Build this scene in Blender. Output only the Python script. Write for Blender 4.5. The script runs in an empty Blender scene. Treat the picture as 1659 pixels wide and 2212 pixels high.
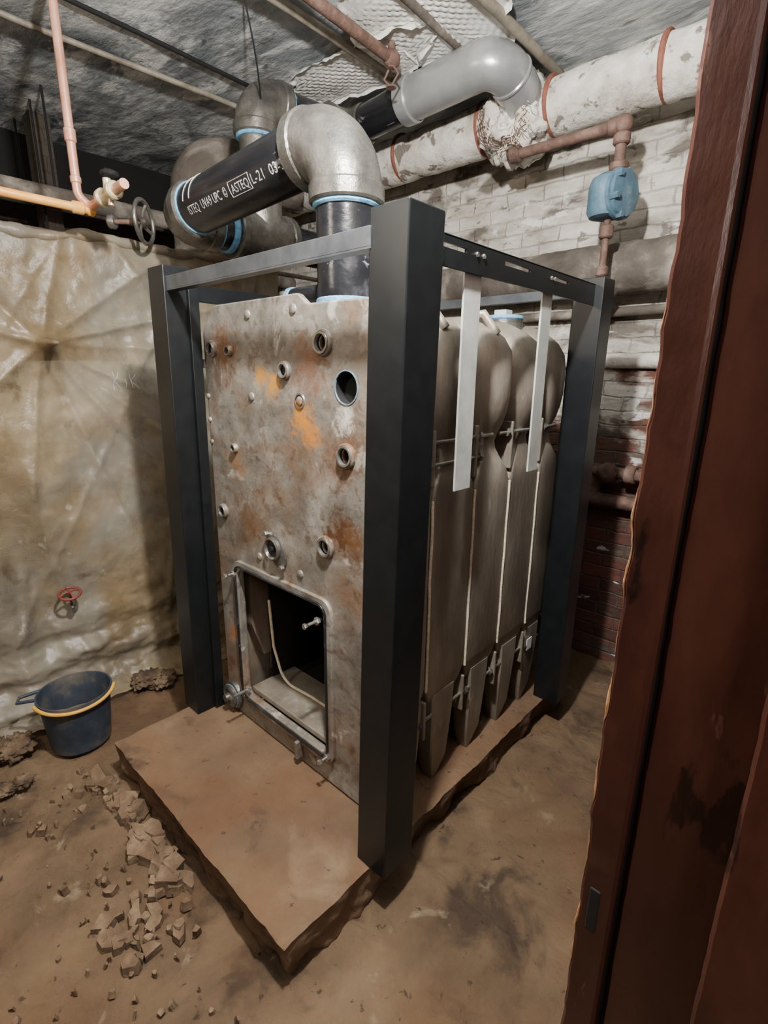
import bpy, bmesh, math, random
from mathutils import Vector, Matrix, noise
random.seed(4)
V=Vector
SC=bpy.context.scene
def lin(c):
    return tuple(((x/255)/12.92 if x/255<=.04045 else ((x/255+.055)/1.055)**2.4) for x in c)+(1,)
# ---------------------------------------------------------------- materials
def pmat(name, cols, scale=4, detail=8, rough=.7, metal=0, bump=.3, bscale=30, stretch=(1,1,1), distort=0, spots=(), blobs=(), spec=.5, bdist=.01, rvar=0.0, brick=None, k=1.0):
    m=bpy.data.materials.new(name); m.use_nodes=True; nt=m.node_tree; N=nt.nodes; L=nt.links
    b=N['Principled BSDF']
    def lk(c): q=lin(c); return (q[0]*k,q[1]*k,q[2]*k,1)
    tc=N.new('ShaderNodeTexCoord'); mp=N.new('ShaderNodeMapping'); mp.inputs['Scale'].default_value=stretch
    L.new(tc.outputs['Object'],mp.inputs['Vector'])
    def nz(sc,det=8,dis=0,off=0,src=None,ro=.6):
        n=N.new('ShaderNodeTexNoise'); n.inputs['Scale'].default_value=sc; n.inputs['Detail'].default_value=det; n.inputs['Distortion'].default_value=dis; n.inputs['Roughness'].default_value=ro
        s=src or mp.outputs[0]
        if off:
            a=N.new('ShaderNodeVectorMath'); a.inputs[1].default_value=(off,off*1.7,off*.6); L.new(s,a.inputs[0]); s=a.outputs[0]
        L.new(s,n.inputs['Vector']); return n.outputs['Fac']
    r=N.new('ShaderNodeValToRGB'); cr=r.color_ramp
    while len(cr.elements)<len(cols): cr.elements.new(.5)
    for e,(p,c) in zip(cr.elements,cols): e.position=p; e.color=lk(c)
    L.new(nz(scale,detail,distort,ro=.65),r.inputs[0]); col=r.outputs[0]
    def mix(fac,c2,col):
        x=N.new('ShaderNodeMix'); x.data_type='RGBA'; L.new(fac,x.inputs[0]); L.new(col,x.inputs[6])
        if isinstance(c2,tuple): x.inputs[7].default_value=lk(c2)
        else: L.new(c2,x.inputs[7])
        return x.outputs[2]
    def mr(src,a,bb,lo=0,hi=1):
        x=N.new('ShaderNodeMapRange'); x.inputs[1].default_value=a; x.inputs[2].default_value=bb; x.inputs[3].default_value=lo; x.inputs[4].default_value=hi; L.new(src,x.inputs[0]); return x.outputs[0]
    def mul(a,b_):
        x=N.new('ShaderNodeMath'); x.operation='MULTIPLY'; L.new(a,x.inputs[0])
        if isinstance(b_,(int,float)): x.inputs[1].default_value=b_
        else: L.new(b_,x.inputs[1])
        return x.outputs[0]
    hgt=None
    if brick:
        sp=N.new('ShaderNodeSeparateXYZ'); L.new(tc.outputs['Object'],sp.inputs[0]); cb=N.new('ShaderNodeCombineXYZ')
        L.new(sp.outputs[brick['ax']],cb.inputs[0]); L.new(sp.outputs[2],cb.inputs[1])
        bt=N.new('ShaderNodeTexBrick'); bt.inputs['Scale'].default_value=1; bt.inputs['Brick Width'].default_value=.205; bt.inputs['Row Height'].default_value=.068; bt.inputs['Mortar Size'].default_value=.006; bt.inputs['Mortar Smooth'].default_value=.9
        bt.inputs['Color1'].default_value=lin(brick['c1']); bt.inputs['Color2'].default_value=lin(brick['c2']); bt.inputs['Mortar'].default_value=lin(brick['m'])
        wv=N.new('ShaderNodeTexNoise'); wv.inputs['Scale'].default_value=9; wv.inputs['Detail'].default_value=5; L.new(tc.outputs['Object'],wv.inputs['Vector'])
        wm=N.new('ShaderNodeVectorMath'); wm.operation='MULTIPLY_ADD'; wm.inputs[1].default_value=(.05,.032,0); L.new(wv.outputs['Color'],wm.inputs[0]); L.new(cb.outputs[0],wm.inputs[2]); L.new(wm.outputs[0],bt.inputs['Vector'])
        n1=nz(2.6,10,0.4,3); ad=N.new('ShaderNodeMath'); ad.operation='MULTIPLY_ADD'; L.new(sp.outputs[2],ad.inputs[0]); ad.inputs[1].default_value=brick['zs']; L.new(n1,ad.inputs[2])
        f=mr(ad.outputs[0],brick['t'],brick['t']+.05)
        x=N.new('ShaderNodeMix'); x.data_type='RGBA'; L.new(f,x.inputs[0]); L.new(bt.outputs['Color'],x.inputs[6]); L.new(col,x.inputs[7]); col=x.outputs[2]
        mf=mul(mul(bt.outputs['Fac'],mr(nz(5,6,0,31),.38,.58)),.5); col=mix(mf,(70,62,54),col)
        hgt=bt.outputs['Fac']
    for sp_ in spots:
        (c,sc,t,s,off)=sp_[:5]
        fc=mr(nz(sc,10,.4,off),t,t+s)
        if len(sp_)>5: fc=mul(fc,sp_[5])
        col=mix(fc,c,col)
    for (c,ce,rad,st) in blobs:
        d=N.new('ShaderNodeVectorMath'); d.operation='DISTANCE'; L.new(tc.outputs['Object'],d.inputs[0]); d.inputs[1].default_value=ce
        a=N.new('ShaderNodeMath'); a.operation='MULTIPLY_ADD'; L.new(nz(26,10,1.0,ce[0]*5+1,src=tc.outputs['Object'],ro=.7),a.inputs[0]); a.inputs[1].default_value=-rad*5.0; L.new(d.outputs['Value'],a.inputs[2])
        col=mix(mr(a.outputs[0],-rad*1.2,-rad*2.3,0,st),c,col)
    L.new(col,b.inputs['Base Color'])
    b.inputs['Metallic'].default_value=metal; b.inputs['Roughness'].default_value=rough; b.inputs['Specular IOR Level'].default_value=spec
    if rvar: L.new(mr(nz(scale*2.3,6,0,7),.3,.7,rough-rvar,rough+rvar),b.inputs['Roughness'])
    if bump:
        bp=N.new('ShaderNodeBump'); bp.inputs['Strength'].default_value=bump; bp.inputs['Distance'].default_value=bdist; L.new(nz(bscale,10,0,11),bp.inputs['Height']); nn=bp.outputs[0]
        if hgt:
            b2=N.new('ShaderNodeBump'); b2.inputs['Strength'].default_value=.6; b2.inputs['Distance'].default_value=.009; b2.invert=True; L.new(hgt,b2.inputs['Height']); L.new(nn,b2.inputs['Normal']); nn=b2.outputs[0]
        L.new(nn,b.inputs['Normal'])
    return m
M={}
M['ceil']=pmat('peeling_ceiling_paint',[(.28,(96,104,109)),(.42,(142,149,153)),(.50,(176,181,183)),(.58,(226,229,228)),(.75,(242,243,241))],scale=2.8,detail=15,rough=.30,metal=.2,bump=1.0,bscale=6,distort=.7,bdist=.035,stretch=(.6,1.3,1),spots=[((242,243,241),6,.55,.08,2,.85),((58,63,67),1.5,.56,.16,5,.55),((56,60,64),14,.62,.06,15,.6),((128,108,90),4,.66,.06,9,.5)])
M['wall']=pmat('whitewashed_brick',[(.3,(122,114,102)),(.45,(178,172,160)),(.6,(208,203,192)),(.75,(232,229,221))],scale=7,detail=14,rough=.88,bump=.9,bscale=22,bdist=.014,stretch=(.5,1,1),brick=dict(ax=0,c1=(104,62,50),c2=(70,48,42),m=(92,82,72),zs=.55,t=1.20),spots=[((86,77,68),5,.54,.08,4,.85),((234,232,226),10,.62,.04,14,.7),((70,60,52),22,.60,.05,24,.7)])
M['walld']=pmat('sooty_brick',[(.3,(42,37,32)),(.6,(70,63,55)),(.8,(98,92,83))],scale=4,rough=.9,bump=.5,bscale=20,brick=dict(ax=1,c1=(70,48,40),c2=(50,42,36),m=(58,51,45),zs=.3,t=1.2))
M['floor']=pmat('dirt_floor',[(.28,(88,68,47)),(.45,(128,102,74)),(.6,(152,124,92)),(.78,(172,146,113))],scale=2.5,detail=14,rough=.94,bump=1.0,bscale=16,distort=.4,bdist=.02,k=.46,spots=[((60,44,30),4,.55,.10,3,.75),((196,174,142),9,.62,.08,8,.55),((54,40,28),30,.64,.04,12,.8),((134,94,58),1.4,.50,.16,16,.55)])
M['plinth']=pmat('dusty_concrete_plinth',[(.3,(112,86,62)),(.5,(142,112,82)),(.7,(166,136,104))],scale=2.2,detail=14,rough=.92,bump=.7,bscale=40,k=.46,spots=[((142,90,52),1.8,.50,.2,6,.65),((76,56,40),5,.56,.12,2,.7),((190,162,128),5,.58,.15,20,.5),((56,42,30),26,.64,.05,27,.7)])
M['iron']=pmat('bare_cast_iron',[(.28,(90,85,78)),(.42,(122,116,107)),(.55,(144,138,128)),(.72,(180,174,163))],scale=7,detail=14,rough=.45,metal=.35,bump=.15,bscale=60,rvar=.1,distort=.5,
   spots=[((132,92,58),2.6,.51,.14,2,.6),((96,66,44),11,.57,.08,4,.65),((212,206,194),8,.62,.06,8,.65),((94,87,80),30,.55,.08,9,.55)],
   blobs=[((220,156,62),(-.66,.13,1.50),.034,.95),((220,156,62),(-.60,.13,1.46),.038,.95),((216,144,54),(-.46,.13,1.38),.042,.95),((212,136,50),(-.42,.13,1.33),.038,.9),((92,58,32),(-.30,.13,1.06),.07,.95),((116,76,38),(-.24,.13,1.04),.045,.85),((124,82,48),(-.86,.13,1.57),.075,.85),((154,112,70),(-.84,.13,1.20),.06,.65),((116,82,52),(-.78,.13,1.0),.09,.75),((108,70,42),(-.27,.13,1.27),.07,.75),((182,116,60),(-.93,.13,.5),.04,.9),((136,88,60),(-.42,.13,1.52),.09,.65),((236,231,218),(-.28,.13,1.38),.035,.9)])
M['irons']=pmat('sectional_cast_iron',[(.28,(98,90,80)),(.5,(134,125,112)),(.72,(172,162,148))],scale=5,detail=12,rough=.45,metal=.4,bump=.2,bscale=60,spots=[((108,84,62),3,.56,.15,2,.7),((198,190,176),9,.62,.08,6,.55)],stretch=(1,1,.35))
M['dark']=pmat('plain_black_and_shade',[(.4,(8,8,8)),(.6,(16,15,14))],rough=.85,bump=.1)  # plain black; also serves as painted shade in the bores and firebox
M['frame']=pmat('black_powder_coat',[(.4,(14,17,19)),(.6,(19,22,24))],scale=20,rough=.36,bump=.06,bscale=300,bdist=.002,spec=.45)
M['rail']=pmat('lit_grey_rail_steel',[(.4,(66,69,72)),(.6,(84,87,90))],scale=10,rough=.4,metal=.3,bump=.05)  # lighter than the posts: light on the rails is put into this grey
M['galv']=pmat('pale_galvanised_strip',[(.3,(172,176,170)),(.6,(200,204,198))],scale=12,rough=.45,metal=.2,bump=.05)
M['steel']=pmat('bright_bolt_steel',[(.3,(130,128,122)),(.6,(190,188,180))],scale=30,rough=.3,metal=.85,bump=.1)
M['pipe']=pmat('black_steel_pipe',[(.3,(20,21,23)),(.55,(32,33,36)),(.75,(80,80,82))],scale=8,detail=10,rough=.22,bump=.12,bscale=60,spots=[((160,160,162),16,.66,.05,3,.7)],stretch=(.35,1,1),rvar=.08)
M['fit']=pmat('malleable_iron_fitting',[(.3,(80,77,72)),(.5,(112,109,103)),(.7,(146,142,134))],scale=9,detail=10,rough=.28,metal=.65,bump=.25,bscale=70,rvar=.08)
M['fitp']=pmat('grey_elbow_paint',[(.3,(132,133,133)),(.6,(156,157,157))],scale=6,rough=.28,metal=.35,bump=.08)
M['blue']=pmat('blue_thread_sealant',[(.3,(60,120,160)),(.6,(120,178,208))],scale=30,rough=.5,bump=.4,bscale=90)
M['blued']=pmat('thin_blue_sealant_film',[(.3,(84,104,116)),(.6,(120,150,166))],scale=30,rough=.5,bump=.4,bscale=90)
M['white']=pmat('stencil_white',[(.4,(190,190,190)),(.6,(222,222,222))],rough=.6,bump=0)
M['ins']=pmat('painted_pipe_insulation',[(.28,(112,103,92)),(.42,(190,183,172)),(.7,(230,227,219))],scale=8,detail=14,rough=.8,bump=.8,bscale=22,spots=[((92,82,72),14,.56,.05,3,.85),((150,140,126),3,.54,.1,13,.6)],bdist=.015)
M['insd']=pmat('sooty_pipe_insulation',[(.3,(58,51,44)),(.5,(94,86,77)),(.7,(162,153,142))],scale=4,detail=12,rough=.9,bump=.5,bscale=14,bdist=.02,distort=.4)
M['band']=pmat('rust_band',[(.3,(104,58,44)),(.6,(132,80,62))],scale=20,rough=.75,bump=.3)
M['rust']=pmat('rusty_pipe',[(.3,(64,48,40)),(.5,(96,72,61)),(.7,(126,102,90))],scale=14,rough=.75,bump=.4,bscale=60)
M['cop']=pmat('copper_pipe',[(.3,(180,122,98)),(.6,(214,162,138))],scale=9,rough=.4,metal=.3,bump=.1)
M['gas']=pmat('orange_gas_pipe',[(.3,(214,142,60)),(.6,(242,180,92))],scale=9,rough=.4,metal=.1,bump=.1)
M['brass']=pmat('brass_valve',[(.3,(190,172,134)),(.6,(226,212,178))],scale=12,rough=.35,metal=.4,bump=.15)
M['vent']=pmat('blue_trap_enamel',[(.3,(60,84,98)),(.55,(80,108,124)),(.7,(116,140,150))],scale=14,rough=.6,bump=.25)
M['cond']=pmat('dusty_conduit',[(.3,(96,88,76)),(.6,(150,142,126))],scale=10,rough=.6,metal=.2,bump=.2)
M['quilt']=pmat('white_quilted_insulation',[(.3,(206,204,196)),(.5,(232,231,224)),(.7,(240,239,234))],scale=6,rough=.75,bump=.3,bscale=18,spots=[((130,108,88),7,.68,.05,3,.7)])
M['jamb']=pmat('oxblood_door_paint',[(.3,(44,23,18)),(.5,(60,32,25)),(.7,(84,50,39))],scale=5,detail=12,rough=.32,bump=.45,bscale=14,stretch=(1,1,.3),k=1.0,spots=[((20,12,10),16,.62,.04,3,.8),((112,78,66),30,.66,.03,8,.5)],bdist=.006)
M['wood']=pmat('split_bare_wood',[(.3,(140,96,62)),(.6,(186,134,92))],scale=20,rough=.8,bump=.4)
M['bucket']=pmat('blue_grey_bucket',[(.3,(30,37,46)),(.5,(46,54,65)),(.7,(96,88,74))],scale=7,rough=.6,bump=.2)
M['mud']=pmat('dried_mud',[(.3,(86,70,52)),(.6,(120,100,76))],scale=9,rough=.95,bump=.6)
M['yel']=pmat('yellow_handle',[(.3,(176,128,40)),(.6,(212,160,58))],scale=12,rough=.5,bump=.1)
M['rag']=pmat('dirty_rag',[(.3,(60,47,35)),(.5,(100,80,60)),(.7,(146,124,98))],scale=12,rough=.95,bump=.7,bscale=40,k=.8)
M['rub']=pmat('broken_concrete',[(.3,(92,70,50)),(.5,(132,106,80)),(.7,(172,146,116))],scale=14,rough=.95,bump=.8,bscale=40,k=.58)
M['rope']=pmat('fibre_rope',[(.3,(196,180,152)),(.6,(226,212,184))],scale=60,rough=.9,bump=.5,bscale=200)
M['red']=pmat('red_handwheel_paint',[(.3,(84,38,30)),(.6,(116,54,43))],scale=20,rough=.6,bump=.3)
M['tank']=pmat('grey_tank_jacket',[(.3,(170,168,160)),(.6,(200,198,190))],scale=5,rough=.8,bump=.3)
M['sheet']=pmat('dusty_plastic_sheet',[(.28,(118,98,70)),(.42,(150,130,99)),(.56,(176,158,127)),(.74,(204,192,165))],scale=1.8,detail=14,rough=.28,bump=.6,bscale=7,distort=.9,k=.74,spots=[((126,102,68),2.0,.52,.14,2,.6),((228,220,200),12,.64,.06,5,.5),((154,150,138),1.3,.47,.10,15,.7),((96,76,52),6,.62,.08,25,.5)],rvar=.1,bdist=.02)
def trans():
    nt=M['sheet'].node_tree; b=nt.nodes['Principled BSDF']; N=nt.nodes; L=nt.links
    n=N.new('ShaderNodeTexNoise'); n.inputs['Scale'].default_value=3; n.inputs['Detail'].default_value=10
    tc=N.new('ShaderNodeTexCoord'); L.new(tc.outputs['Object'],n.inputs['Vector'])
    r=N.new('ShaderNodeMapRange'); r.inputs[1].default_value=.35; r.inputs[2].default_value=.65; r.inputs[3].default_value=.54; r.inputs[4].default_value=.86; L.new(n.outputs['Fac'],r.inputs[0]); L.new(r.outputs[0],b.inputs['Alpha'])
trans()
# ---------------------------------------------------------------- geometry helpers
def link(o,parent=None):
    SC.collection.objects.link(o)
    if parent: o.parent=parent
    return o
def grp(name):
    e=bpy.data.objects.new(name,None); e.empty_display_size=.1; return link(e)
def mesh(name,vs,fs,mat,parent=None,smooth=False):
    me=bpy.data.meshes.new(name); me.from_pydata([tuple(v) for v in vs],[],fs); me.validate(); me.materials.append(mat)
    if smooth: me.polygons.foreach_set('use_smooth',[True]*len(me.polygons))
    me.update()
    return link(bpy.data.objects.new(name,me),parent)
def frombm(name,bm,mat,parent=None,smooth=False,angle=None):
    bmesh.ops.recalc_face_normals(bm,faces=bm.faces)
    me=bpy.data.meshes.new(name); bm.to_mesh(me); bm.free(); me.materials.append(mat)
    if smooth: me.polygons.foreach_set('use_smooth',[True]*len(me.polygons))
    if angle is not None:
        me.polygons.foreach_set('use_smooth',[True]*len(me.polygons)); me.set_sharp_from_angle(angle=angle)
    return link(bpy.data.objects.new(name,me),parent)
def box(name,x0,x1,y0,y1,z0,z1,mat,parent=None,bev=0.,seg=2,lean=(0,0)):
    bm=bmesh.new(); bmesh.ops.create_cube(bm,size=1)
    for v in bm.verts:
        t=v.co.z+.5; v.co=V((x0+(v.co.x+.5)*(x1-x0)+lean[0]*t,y0+(v.co.y+.5)*(y1-y0)+lean[1]*t,z0+t*(z1-z0)))
    if bev: bmesh.ops.bevel(bm,geom=bm.edges[:],offset=bev,segments=seg,affect='EDGES',profile=.5)
    return frombm(name,bm,mat,parent)
def lathe(name,prof,p0,d,mat,parent=None,seg=40,sharp=.6,caps=True):
    d=V(d).normalized(); q=d.to_track_quat('Z','Y'); p0=V(p0); vs=[];fs=[]
    for r,h in prof:
        for i in range(seg):
            a=2*math.pi*i/seg; vs.append(p0+q@V((r*math.cos(a),r*math.sin(a),h)))
    n=len(prof)
    for j in range(n-1):
        for i in range(seg): k=(i+1)%seg; fs.append((j*seg+i,j*seg+k,(j+1)*seg+k,(j+1)*seg+i))
    if caps:
        if prof[0][0]>1e-5: fs.append(tuple(reversed(range(seg))))
        if prof[-1][0]>1e-5: fs.append(tuple((n-1)*seg+i for i in range(seg)))
    bm=bmesh.new(); bv=[bm.verts.new(v) for v in vs]
    for f in fs:
        try: bm.faces.new([bv[i] for i in f])
        except: pass
    bmesh.ops.remove_doubles(bm,verts=bm.verts,dist=1e-6)
    return frombm(name,bm,mat,parent,angle=sharp)
def cyl(name,p0,p1,r,mat,parent=None,seg=32,bev=.0):
    p0=V(p0);p1=V(p1);h=(p1-p0).length
    pr=[(r,0),(r,h)] if not bev else [(r-bev,0),(r,bev),(r,h-bev),(r-bev,h)]
    return lathe(name,pr,p0,p1-p0,mat,parent,seg)
def tube(name,pts,r,mat,parent=None,res=6,cyc=False,radii=None):
    cu=bpy.data.curves.new(name,'CURVE'); cu.dimensions='3D'; cu.bevel_depth=r; cu.bevel_resolution=res; cu.use_fill_caps=True
    s=cu.splines.new('POLY'); s.points.add(len(pts)-1); s.use_cyclic_u=cyc
    for i,p in enumerate(pts):
        s.points[i].co=(*p,1)
        if radii: s.points[i].radius=radii[i]
    o=bpy.data.objects.new(name+'_c',cu); link(o); dg=bpy.context.evaluated_depsgraph_get()
    me=bpy.data.meshes.new_from_object(o.evaluated_get(dg)); bpy.data.objects.remove(o)
    me.name=name; me.materials.clear(); me.materials.append(mat); me.polygons.foreach_set('use_smooth',[True]*len(me.polygons)); me.set_sharp_from_angle(angle=.9)
    return link(bpy.data.objects.new(name,me),parent)
def arc(s,b,e,u):
    w=(s-b).normalized().dot((e-b).normalized()); th=math.acos(max(-1,min(1,w))); wt=math.sin(th/2)
    B0=(1-u)**2;B1=2*u*(1-u)*wt;B2=u*u; return (s*B0+b*B1+e*B2)/(B0+B1+B2)
def fillet(pts,R,n=10):
    pts=[V(p) for p in pts]; out=[pts[0]]
    for a,b,c in zip(pts,pts[1:],pts[2:]):
        d1=(a-b).normalized(); d2=(c-b).normalized(); ang=d1.angle(d2)
        t=min(R/math.tan(ang/2),(a-b).length*.49,(c-b).length*.49)
        s=b+d1*t; e=b+d2*t
        for i in range(n+1): out.append(arc(s,b,e,i/n))
    out.append(pts[-1]); return out
def ring(name,p,d,r,w,mat,parent=None):
    p=V(p);d=V(d).normalized(); return cyl(name,p-d*w/2,p+d*w/2,r,mat,parent,bev=min(w*.3,.006))
def elbow(nm,c,din,dout,R,r,parent,mat,blue=True,col=1.16):
    c=V(c);din=V(din).normalized();dout=V(dout).normalized(); s=c-din*R; e=c+dout*R
    tube(nm,[arc(s,c,e,i/20) for i in range(21)],r*1.1,mat,parent,res=10)
    ring(nm+'_collar_a',s-din*.005,din,r*col,.05,mat,parent); ring(nm+'_collar_b',e+dout*.005,dout,r*col,.05,mat,parent)
    if blue:
        ring(nm+'_seal_a',s-din*.033,din,r*1.05,.018,M['blue'],parent); ring(nm+'_seal_b',e+dout*.033,dout,r*1.05,.018,M['blue'],parent)
def n3(p,s=1,o=0): return noise.noise(V(p)*s+V((o,o*1.3,o*.7)))
def fbm(p,s=1,o=0): return noise.fractal(V(p)*s+V((o,o*1.3,o*.7)),.9,2.1,5)
def hexnut(nm,p,d,r,h,mat,parent): return lathe(nm,[(r*.9,0),(r,h*.15),(r,h*.85),(r*.9,h)],p,d,mat,parent,seg=6,sharp=.3)
# ---------------------------------------------------------------- ROOM
ZC=2.85; XL=-3.4; YB=1.85; YF=-2.4; XR=.59
def grid(name,x0,x1,y0,y1,st,f,mat,smooth=True):
    nx=int((x1-x0)/st);ny=int((y1-y0)/st); vs=[];fs=[]
    for j in range(ny+1):
        for i in range(nx+1):
            x=x0+(x1-x0)*i/nx;y=y0+(y1-y0)*j/ny; vs.append((x,y,f(x,y)))
    for j in range(ny):
        for i in range(nx): a=j*(nx+1)+i; fs.append((a,a+1,a+nx+2,a+nx+1))
    return mesh(name,vs,fs,mat,None,smooth)
def fz(x,y):
    h=.016*fbm((x,y,0),1.6)+.008*fbm((x,y,3),7)
    cr=abs(n3((x,y,0),2.2,5)); h-= .016*max(0,1-cr*22)
    cr=abs(n3((x,y,0),4.5,9)); h-= .014*max(0,1-cr*16) if x<-.3 else 0
    st=n3((x,y,0),2.6,14); h+=.016*max(0,min(1,(st-.05)*14)) if x<.3 and y<.2 else 0
    e=y-.12 ; d=x-(.10+.02*math.sin(y*9))
    if e>0: h+=.018*max(0,min(1,-d*40))
    return min(h,.03)-.010
grid('floor',XL,1.9,YF,YB,.018,fz,M['floor'])
grid('ceiling',XL,1.9,YF,YB+.1,.04,lambda x,y:ZC+.012*fbm((x,y,0),1.5)+.006*fbm((x,y,0),7),M['ceil'])
def wall(nm,x0,x1,y0,y1,z0,z1,mat):
    return box(nm,x0,x1,y0,y1,z0,z1,mat)
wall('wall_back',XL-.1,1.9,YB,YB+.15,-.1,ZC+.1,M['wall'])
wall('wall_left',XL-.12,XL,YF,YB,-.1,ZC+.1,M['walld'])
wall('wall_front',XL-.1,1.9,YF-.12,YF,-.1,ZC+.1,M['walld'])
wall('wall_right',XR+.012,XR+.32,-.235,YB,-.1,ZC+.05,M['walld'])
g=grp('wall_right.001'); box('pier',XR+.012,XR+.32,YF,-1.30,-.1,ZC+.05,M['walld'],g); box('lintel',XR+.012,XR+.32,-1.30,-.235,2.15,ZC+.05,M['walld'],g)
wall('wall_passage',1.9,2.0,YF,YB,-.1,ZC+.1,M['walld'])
def jambboard(nm,x0,x1,y0,y1,z0,z1,parent,amp=.003,off=0):
    bm=bmesh.new(); n=160; rows=[]
    for k in range(n+1):
        z=z0+(z1-z0)*k/n; w=amp*(.6*fbm((0,off,z),5)+.5*fbm((0,off+4,z),26)); b=.004
        ch=[(x0+w,y1),(x0+w,y0+b),(x0+w+b,y0+.3*w),(x1-b,y0),(x1,y0+b),(x1,y1)]
        rows.append([bm.verts.new((a,c,z)) for a,c in ch])
    m=len(rows[0])
    for k in range(n):
        for i in range(m): j=(i+1)%m; bm.faces.new((rows[k][i],rows[k][j],rows[k+1][j],rows[k+1][i]))
    bm.faces.new(rows[0]);bm.faces.new(rows[-1]); return frombm(nm,bm,M['jamb'],parent,angle=.7)
g=grp('door_frame')
jambboard('casing_edge',.590,.632,-.262,-.10,0,2.2,g,.005,0)
jambboard('reveal_board',.637,.735,-.250,-.235,0,2.2,g,.002,3)
jambboard('stop_moulding',.732,.800,-.290,-.235,0,2.2,g,.002,6)
jambboard('outer_board',.800,.925,-.262,-.235,0,2.2,g,.002,9)
jambboard('outer_casing',.915,.94,-.262,-.10,0,2.2,g,.002,9)
box('backing',.628,.64,-.244,-.235,0,2.2,M['dark'],g)
box('far_jamb',.590,.94,-1.30,-1.27,0,2.2,M['jamb'],g,.004); box('head_jamb',.59,.94,-1.28,-.25,2.12,2.16,M['jamb'],g,.004)
tube('chipped_edge',[(.5905+.005*(.6*fbm((0,0,z/150),5)+.5*fbm((0,4,z/150),26)),-.260+.002*n3((0,0,z),.7),z/150) for z in range(100,240)],.0012,M['wood'],g,res=2,radii=[max(.05,.4+2.4*n3((z*.12,3,1))) for z in range(100,240)])
box('strike_recess',.602,.616,-.2635,-.25,.80,.87,M['dark'],g,.002)
# ---------------------------------------------------------------- PLINTH
def roughbox(name,x0,x1,y0,y1,z0,z1,mat,amp,st=.03):
    bm=bmesh.new(); bmesh.ops.create_cube(bm,size=1)
    for v in bm.verts: v.co=V((x0+(v.co.x+.5)*(x1-x0),y0+(v.co.y+.5)*(y1-y0),z0+(v.co.z+.5)*(z1-z0)))
    for it in range(7):
        es=[e for e in bm.edges if e.calc_length()>st]
        if not es: break
        bmesh.ops.subdivide_edges(bm,edges=es,cuts=1,use_grid_fill=True)
    bmesh.ops.triangulate(bm,faces=[f for f in bm.faces if len(f.verts)>4])
    for v in bm.verts:
        p=v.co.copy(); top=p.z>z1-.001; edge=min(abs(p.x-x0),abs(p.x-x1),abs(p.y-y0),abs(p.y-y1))<.001
        hh=max(0,(p.z-z0)/(z1-z0)); low=1.0-.72*hh**2
        if edge:
            v.co.x+=amp*low*fbm(p,9,1); v.co.y+=amp*low*fbm(p,9,4)
            under=1-min(1,hh)
            v.co+=V(((x0+x1)/2-p.x,(y0+y1)/2-p.y,0)).normalized()*under*.03*(1+1.2*fbm(p,6,9))
        if top and edge: v.co.z-=.002+.010*max(0,fbm(p,14,2))
        elif top: v.co.z+=-abs(amp*.18*fbm(p,5,8))
    return frombm(name,bm,mat,angle=1.1)
roughbox('concrete_plinth',-1.115,-.05,-.30,1.32,-.03,.14,M['plinth'],.020,.02)
# ---------------------------------------------------------------- FRAME
g=grp('boiler_jacket_frame')
for i,(x0,x1,y0,y1,lx,ly) in enumerate([(-.10,.008,0,.118,.020,.022),(-1.145,-1.035,0,.10,.038,.006),(-.095,.012,1.085,1.185,0,0),(-1.135,-1.02,1.085,1.185,0,0)]):
    z0=.140
    box('post_%d'%(i+1),x0,x1,y0,y1,z0,1.84,M['frame'],g,.003,lean=(lx,ly))
    if i==1: box('post_return',x1-.002,x1+.016,y0+.075,y1+.012,z0,1.80,M['frame'],g,.002,lean=(lx,ly))
box('rail_front',-1.02,-.075,.016,.034,1.765,1.806,M['rail'],g,.002)
box('rail_front_lip',-1.02,-.075,.016,.049,1.762,1.766,M['rail'],g)
def slotrail(nm,x0,x1,y0,y1,z0,z1,parent):
    cu=bpy.data.curves.new(nm,'CURVE'); cu.dimensions='2D'; cu.fill_mode='BOTH'; cu.extrude=(x1-x0)/2
    def sp(pts):
        s=cu.splines.new('POLY'); s.points.add(len(pts)-1); s.use_cyclic_u=True
        for i,p in enumerate(pts): s.points[i].co=(p[0],p[1],0,1)
    sp([(y0,z0),(y1,z0),(y1,z1),(y0,z1)])
    for yc,w in [(.24,.10),(.54,.14),(.80,.13)]:
        sp([(yc+yy*w/2,z0+.045+zz*.005) for yy,zz in [(-1,-1),(1,-1),(1,1),(-1,1)]])
    o=bpy.data.objects.new('t',cu);link(o);me=bpy.data.meshes.new_from_object(o.evaluated_get(bpy.context.evaluated_depsgraph_get()));bpy.data.objects.remove(o)
    me.transform(Matrix(((0,0,1,(x0+x1)/2),(1,0,0,0),(0,1,0,0),(0,0,0,1)))); me.materials.clear(); me.materials.append(M['frame']); me.name=nm
    return link(bpy.data.objects.new(nm,me),parent)
slotrail('rail_side',-.024,-.018,.12,1.09,1.748,1.815,g)
box('rail_side_lip',-.06,-.018,.12,1.09,1.813,1.817,M['frame'],g)
box('rail_left',-1.11,-1.09,.10,1.09,1.75,1.806,M['frame'],g,.002)
box('rail_back',-1.03,-.09,1.13,1.15,1.785,1.82,M['rail'],g,.002)
box('strip_a',-.036,-.030,.305,.380,1.20,1.80,M['galv'],g,.001); box('strip_b',-.036,-.030,.722,.788,1.20,1.80,M['galv'],g,.001)
for y in (.335,.365,.745,.768): hexnut('strip_screw',(-.020,y,1.792),(1,0,0),.0065,.006,M['steel'],g)
hexnut('front_screw',(-1.005,.016,1.785),(0,-1,0),.006,.004,M['steel'],g)
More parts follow.
